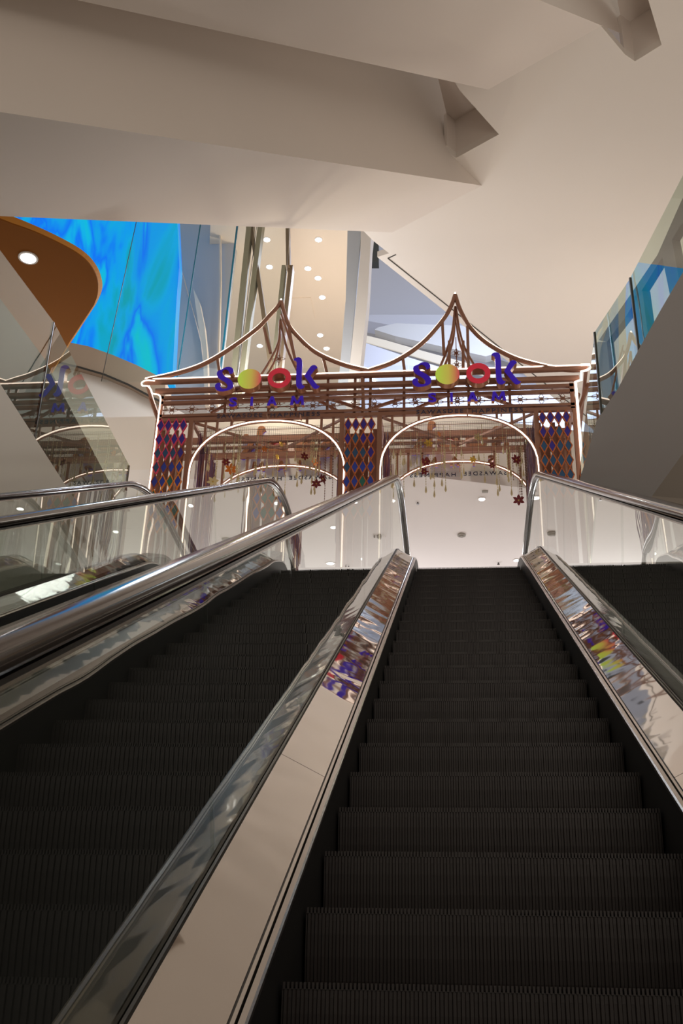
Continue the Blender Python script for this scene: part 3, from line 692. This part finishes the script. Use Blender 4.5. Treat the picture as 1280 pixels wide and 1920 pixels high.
# ribbon curtains inside the piers (nobody could count the strands)
def ribbons(x, y0, y1, z0, z1, n, label):
    b = MB()
    for i in range(n):
        y = random.uniform(y0, y1); xx = x+random.uniform(-.05, .05); zt = z1-random.uniform(0, .12); zb = z0+random.uniform(0, .2)
        w_ = random.uniform(.006, .013); k = 5; pts = [(xx+random.uniform(-.01, .01), y+random.uniform(-.012, .012), zt+(zb-zt)*j/k) for j in range(k+1)]
        b.tube(pts, w_/2, 4)
    o = b.build('ribbon_curtain', RIBBON); tag(o, label, 'ribbon curtain', kind='stuff')
ribbons(-4.02, 12.15, 13.3, 6.2, 9.0, 90, 'maroon and purple ribbon strands just inside the pink-framed pier of the left arch')
ribbons(-1.86, 12.15, 13.3, 7.0, 8.6, 40, 'dark red ribbon strands on the right side inside the left arch')
ribbons(-1.16, 12.15, 13.3, 7.0, 8.9, 60, 'maroon ribbon strands on the left side inside the right arch')
ribbons(1.03, 12.15, 13.3, 7.0, 9.0, 60, 'dark red ribbon strands on the right side inside the right arch')

# ------------------------------------------------------------------ letter signs
def crop_pts(q, ox, oy): return [(ox+x/11.636, oy+y/11.636) for x, y in q]
S_OUT = crop_pts([(410,530),(398,490),(380,458),(340,432),(300,428),(265,445),(247,480),(252,530),(290,575),(350,612),(410,648),(455,685),(485,735),(490,790),(465,835),(420,865),(350,888),(260,905),(190,903),(130,880),(98,845),(88,800),(105,758),(140,735),(180,728),(210,735),(202,775),(215,825),(255,855),(300,860),(345,848),(366,815),(362,775),(335,735),(285,692),(220,655),(165,615),(138,570),(130,525),(145,482),(185,455),(240,438),(290,405),(340,384),(400,380),(450,392),(485,425),(497,470),(470,515)], 395, 655)
K_STEM = crop_pts([(583,225),(610,195),(650,177),(700,172),(745,190),(766,235),(770,330),(765,440),(758,600),(755,720),(768,762),(795,788),(825,795),(800,832),(760,852),(715,855),(670,835),(643,790),(638,700),(640,600),(648,400),(655,300),(648,265),(620,240)], 500, 655)
K_ARM = crop_pts([(820,575),(850,525),(900,450),(950,380),(985,350),(1030,340),(1072,352),(1102,388),(1060,418),(1020,465),(980,520),(948,560),(975,605),(1020,675),(1070,740),(1105,785),(1150,800),(1115,838),(1070,852),(1025,845),(985,805),(930,730),(870,645)], 500, 655)
def ell(cx, cz, rx, rz, n=40): return [(cx+rx*math.cos(2*math.pi*i/n), cz+rz*math.sin(2*math.pi*i/n)) for i in range(n)]
SY = 11.70
def sxz(px, py): p = at(px, py, 'y', SY); return p[0], p[2]
OX, OZ = sxz(500, 740)
def loc_(q): return [(sxz(x, y)[0]-OX, sxz(x, y)[1]-OZ) for x, y in q]
c_lime = sxz(395+842/11.636, 655+637/11.636); c_red = sxz(500+272/11.636, 655+617/11.636)
ppm = 1/127.5
r_l = (277/11.636/132, 252/11.636/124); r_r = (275/11.636/132, 258/11.636/124); r_i = (158/11.636/132, 136/11.636/124)
DISC = disc_mat(c_lime[0]-OX-r_l[0], c_lime[0]-OX+r_l[0])
def letter(parent, name, poly, m_, dep=.12, inner=None):
    b = MB()
    f3 = [(x, 0, z) for x, z in poly]
    if inner: b.ring(f3, [(x, 0, z) for x, z in inner], (0, .02, 0))
    else: b.prism(f3, (0, .02, 0))
    o = b.build(name, m_, parent)
    b = MB(); s_ = 0.97; cx = sum(p[0] for p in poly)/len(poly); cz = sum(p[1] for p in poly)/len(poly)
    f3 = [(x, .018, z) for x, z in poly]
    if inner: b.ring(f3, [(x, .018, z) for x, z in inner], (0, dep, 0))
    else: b.prism(f3, (0, dep, 0))
    b.build('letter_side', SIDEM, o)
    return o
def text_mesh(body, size, ext, shear=0.0, bold=0.0, spacing=1.0):
    cu = bpy.data.curves.new('t', 'FONT'); cu.body = body; cu.size = size; cu.extrude = ext; cu.shear = shear; cu.offset = bold
    cu.space_character = spacing; cu.align_x = 'CENTER'; cu.resolution_u = 4
    o = bpy.data.objects.new('t', cu); C.objects.link(o)
    dg = bpy.context.evaluated_depsgraph_get(); me = bpy.data.meshes.new_from_object(o.evaluated_get(dg))
    bpy.data.objects.remove(o); bpy.data.curves.remove(cu)
    me.transform(Matrix.Rotation(math.pi/2, 4, 'X')); return me
def fit_text(body, width, height, ext, **kw):
    me = text_mesh(body, 1.0, 0.0, **kw)
    xs = [v.co.x for v in me.vertices]; zs = [v.co.z for v in me.vertices]
    w0, h0 = max(xs)-min(xs), max(zs)-min(zs); cx, cz = (max(xs)+min(xs))/2, (max(zs)+min(zs))/2
    me2 = text_mesh(body, 1.0, 0.5, **kw); 
    sx = width/w0 if width else height/h0
    me2.transform(Matrix.Translation((-cx, 0, -cz))); me2.transform(Matrix.Diagonal((sx, ext, height/h0, 1)))
    return me2
def mesh_obj(name, me, m_, parent, loc):
    me.materials.clear(); me.materials.append(m_); o = bpy.data.objects.new(name, me); C.objects.link(o); o.parent = parent; o.location = loc; return o
def make_sign(loc, label):
    t = empty('letter_sign', loc, label, 'sign', 'letter signs on the pavilion beams')
    letter(t, 'letter', loc_(S_OUT), BLUE)
    letter(t, 'disc', ell(c_lime[0]-OX, c_lime[1]-OZ, *r_l), DISC)
    letter(t, 'ring', ell(c_red[0]-OX, c_red[1]-OZ, *r_r), RED, inner=ell(c_red[0]-OX-.005, c_red[1]-OZ-.005, *r_i))
    ks = letter(t, 'letter', loc_(K_STEM), BLUE); ka = letter(t, 'letter', loc_(K_ARM), BLUE)
    def strokes(px, py, wd, segs, dep, y0):
        x, z = sxz(px, py); W = wd/127.0; H = .152; b = MB()
        for (u0, v0), (u1, v1), th in segs:
            b.prism([(x-OX+W*(u0-.5), y0, z-OZ+H*(v0-.5)), (x-OX+W*(u0-.5)+th*W, y0, z-OZ+H*(v0-.5)), (x-OX+W*(u1-.5)+th*W, y0, z-OZ+H*(v1-.5)), (x-OX+W*(u1-.5), y0, z-OZ+H*(v1-.5))], (0, dep, 0)); y0 += .0004
        return b
    I_ = [((0, 0), (0, 1), 1.0)]
    A_ = [((0, 0), (.37, 1), .26), ((.74, 0), (.37, 1), .26), ((.22, .22), (.28, .40), .46)]
    M_ = [((0, 0), (.10, 1), .19), ((.81, 0), (.71, 1), .19), ((.42, .12), (.10, 1), .17), ((.42, .12), (.72, 1), .17)]
    for px, py, wd, sg in ((471, 750, 4.8, I_), (509, 749, 19, A_), (556.5, 748, 27, M_)):
        o = strokes(px, py, wd, sg, .02, .03).build('letter', BLUE, t); strokes(px, py, wd, sg, .07, .052).build('letter_side', SIDEM, o)
    x, z = sxz(436, 751)
    o = mesh_obj('letter', fit_text('S', 15.5/127.0, .156, .02, bold=.018), BLUE, t, (x-OX, .04, z-OZ))
    mesh_obj('letter_side', fit_text('S', 15.5/127.0, .156, .07, bold=.018), SIDEM, o, (0, .046, 0))
    x, z = sxz(501, 773.5)
    for word, px, wd in (('SAWASDEE', 447.5, 88), ('HAPPINESS', 552, 95)):
        xw, zw = sxz(px, 773.5+(500-px)*.02); mesh_obj('lettering', fit_text(word, wd/127.5, .068, .012, spacing=1.35, bold=.006), INK, t, (xw-OX, .07, zw-OZ))
    b = MB(); b.box((x-OX-.79, .085, z-OZ-.055), (x-OX+.79, .095, z-OZ+.055)); b.build('backing_plate', GLASS_W, t)
    for dx in (-.55, 0, .5):
        b = MB(); b.bar((dx, .1, .28), (dx, PY-SY, .28), .03, .03); b.bar((dx, .08, -.28), (dx, PY-SY, -.28), .02, .02); b.build('bracket', COPPER, t)
    return t
sL = make_sign((OX, SY, OZ), 'coloured letter sign with lime disc and red ring above the left arch')
dR = np.array(sxz(838.5, 701))-np.array(c_lime)
sR = copy_tree(sL); sR.location = (OX+dR[0], SY, OZ+dR[1]); sR['label'] = 'coloured letter sign with lime disc and red ring above the right arch'
for cx, lb in ((-2.915, 'left'), (-.066, 'right')):
    q = copy_tree(sL); q.rotation_euler = (0, 0, math.pi); q.location = (cx+.02, PR+.33, OZ-.05)
    q['label'] = 'back of the reversed letter sign on the rear beam seen through the %s arch' % lb

# ------------------------------------------------------------------ hanging strands and flowers
def strand(ln, drop, m_):
    b = MB(); b.tube([(0, 0, 0), (0, 0, -ln)], .0025, 4)
    k = int(ln/.045)
    for i in range(k):
        z = -.03-i*ln/k
        b.tube([(0, 0, z+.014), (0, 0, z), (0, 0, z-.014)], [.003, .0085, .003], 5)
    if drop:
        b.tube([(0, 0, -ln+.03), (0, 0, -ln-.02), (0, 0, -ln-.07), (0, 0, -ln-.10)], [.004, .013, .018, .003], 6)
    return b
protos = {}
def mesh_z(y): return 9.026
def hang(kind, ln, x, y, label, group):
    key = (kind, round(ln, 2))
    if key not in protos:
        o = strand(round(ln, 2), kind == 'gold', BEAD if kind == 'gold' else BEADD).build('bead_strand', BEAD if kind == 'gold' else BEADD); protos[key] = o
    else:
        o = protos[key].copy(); C.objects.link(o)
    o.location = (x, y, mesh_z(y)); tag(o, label, 'bead strand', group)
LENS = [.28, .36, .44, .52, .60, .68]
for cx, hw, side in ((-2.915, 1.165, 'left'), (-.066, 1.15, 'right')):
    for i in range(52):
        x = cx+random.uniform(-.95, .98)*hw*.97; y = random.choice(ROD_Y)
        hang('gold', random.choice(LENS), x, y, 'pale gold bead strand ending in a drop, hanging inside the %s arch' % side, 'gold bead strands of the %s arch' % side)
    for i in range(11):
        x = cx+hw*random.uniform(.62, .95); y = random.choice(ROD_Y[1:5])
        hang('dark', random.choice([.8, .95, 1.05]), x, y, 'long dark bead chain near the right leg of the %s arch' % side, 'dark bead chains of the %s arch' % side)
def flower(px, py, Y, rad, m_, rot, tilt, label):
    p = at(px, py, 'y', Y); t = empty('hanging_flower', tuple(p), label, 'hanging flower')
    for k in range(6):
        a = rot+math.pi/3*k; b = MB(); n_ = 8; top = []; 
        l_, w_ = rad, rad*.26
        prof = [(.12, .15), (.3, .7), (.5, 1.0), (.7, .85), (.88, .4), (1.0, .02)]
        pts = [(l_*u, w_*v) for u, v in prof]+[(l_*u, -w_*v) for u, v in reversed(prof)]
        ca, sa = math.cos(a), math.sin(a)
        poly = []
        for u, v in pts:
            X = u*ca-v*sa; Z = u*sa+v*ca; poly.append((X*math.cos(tilt), X*math.sin(tilt)-.15*u, Z))
        b.prism(poly, (0, .006, 0)); b.build('petal', m_, t)
    b = MB(); b.tube([(0, -.012, 0), (0, .0, 0), (0, .012, 0)], [.006, rad*.14, .006], 8); b.build('flower_centre', FLR_Y, t)
    zt = mesh_z(Y)-p[2] if Y < PR-.05 else .3
    b = MB(); b.tube([(0, .004, 0), (0, .004, max(zt, .02))], .002, 4); b.build('thread', MESHM, t)
flower(433, 880, 12.5, .105, FLR_O, .5, .2, 'large bright orange six-petal flower at the left of the left arch')
flower(399, 903, 12.3, .095, FLR_P, .2, .1, 'pale gold six-petal flower lowest at the left of the left arch')
flower(424, 867, 12.9, .075, FLR_R, .1, .3, 'small dark maroon flower above the orange flower in the left arch')
flower(495, 842, 12.7, .06, FLR_O, .3, .4, 'small rusty orange flower at the middle of the left arch')
flower(520, 857, 12.9, .055, FLR_Y, .8, 1.0, 'edge-on gold flower right of centre in the left arch')
flower(527, 833, 12.5, .05, FLR_Y, .4, .8, 'small gold flower near the top of the left arch')
flower(571, 856, 12.4, .075, FLR_R, .7, .6, 'maroon flower with narrow petals over the rear beam in the left arch')
flower(590, 867, 12.5, .075, FLR_O, .2, .9, 'amber flower turned sideways on the right of the left arch')
flower(593, 907, 12.6, .085, FLR_R, .52, .0, 'dark maroon six-petal flower facing front at the right of the left arch')
flower(605, 898, 12.4, .085, FLR_R, .1, 1.0, 'brown-red flower turned sideways just above the front-facing maroon one')
flower(803, 831, 12.4, .075, FLR_Y, .1, .3, 'bright gold flower at the upper left of the right arch')
flower(797, 866, 12.8, .085, FLR_R, .3, .3, 'dark brown flower at the left of the right arch')
flower(795, 884, 12.9, .07, FLR_R, .0, .2, 'small brown flower just below the dark brown one in the right arch')
flower(823, 814, 12.3, .05, FLR_O, .6, 1.0, 'narrow orange flower near the top left of the right arch')
flower(896, 820, 12.4, .075, FLR_P, .4, .3, 'pale gold star flower at the upper right of the right arch')
flower(886, 862, 12.7, .06, FLR_Y, .2, .1, 'gold flower at the crown of the rear arch on the right')
flower(922, 873, 12.8, .06, FLR_R, .1, .2, 'red flower overlapping the rear arch on the right side')
flower(968, 862, 12.5, .09, FLR_R, .9, .4, 'crimson flower beside the right leg of the right arch')
flower(972, 938, 12.6, .095, FLR_R, .52, .0, 'dark red six-petal flower hanging alone beside the right handrail')

# ------------------------------------------------------------------ ceiling fittings
def downlight(p, r, label, group=None, up=False):
    t = empty('downlight', tuple(p), label, 'downlight', group)
    b = MB(); b.tube([(0, 0, -.012), (0, 0, 0.0)], r*1.12, 20); b.build('trim_ring', STEEL if r > .2 else CEIL, t)
    b = MB(); b.tube([(0, 0, -.016), (0, 0, -.010)], r*.85, 20); b.build('lens', LAMPM, t)
downlight(at(53, 483, 'z', 9.0), .11, 'round white downlight in the orange-brown soffit')
for px, py, lb in ((903, 935, 'bright downlight in the white hall ceiling, seen through the right arch'), (968, 1050, 'downlight in the hall ceiling just above the right end of the top step'),
                   (625, 988, 'downlight in the hall ceiling seen through the left glass of the nearest escalator'), (675, 1047, 'downlight seen low through the nearest left glass, just above the mirrored steps'),
                   (735, 938, 'downlight seen through the left glass beside the handrail bend')):
    downlight(at(px, py, 'z', 9.0), .06, lb)
for px, py in ((500, 449), (597, 449), (577, 503), (596, 521), (604, 557), (600, 628), (612, 653), (505, 500), (487, 648)):
    downlight(at(px, py, 'z', 18.0), .085, 'small recessed spotlight in the cream gallery soffit', 'spotlights in the cream soffit')
p = at(865, 1002, 'z', 9.0); t = empty('smoke_detector', tuple(p), 'round grey smoke detector on the white hall ceiling', 'smoke detector')
b = MB(); b.tube([(0, 0, 0), (0, 0, -.03)], .075, 20); b.build('base', GREYD, t); b = MB(); b.tube([(0, 0, -.03), (0, 0, -.055)], [.05, .035], 16); b.build('sensor_head', GREYD, t)
p = at(909, 921, 'z', 9.0); b = MB(); b.box((-.05, -.03, -.02), (.05, .03, 0)); tag(b.build('ceiling_sensor', GREYD, loc=tuple(p)), 'small beige sensor box on the ceiling beside the bright downlight', 'sensor')
for px, py, lb in ((783, 942, 'tiny dark sprinkler head left on the white ceiling near the left handrail bend'), (934, 1055, 'tiny sprinkler head low on the white ceiling above the top step')):
    p = at(px, py, 'z', 9.0); t = empty('sprinkler', tuple(p), lb, 'sprinkler'); b = MB(); b.tube([(0, 0, 0), (0, 0, -.03)], .012, 8); b.build('stem', DARKSTEEL, t); b = MB(); b.tube([(0, 0, -.03), (0, 0, -.036)], .025, 10); b.build('deflector', DARKSTEEL, t)
p = at(566, 578, 'z', 18.0); b = MB(); b.box((-.28, -.45, -.015), (.28, .45, 0.0)); tag(b.build('ceiling_vent', CREAM, loc=tuple(p)), 'flush square access panel in the cream gallery soffit', 'vent')
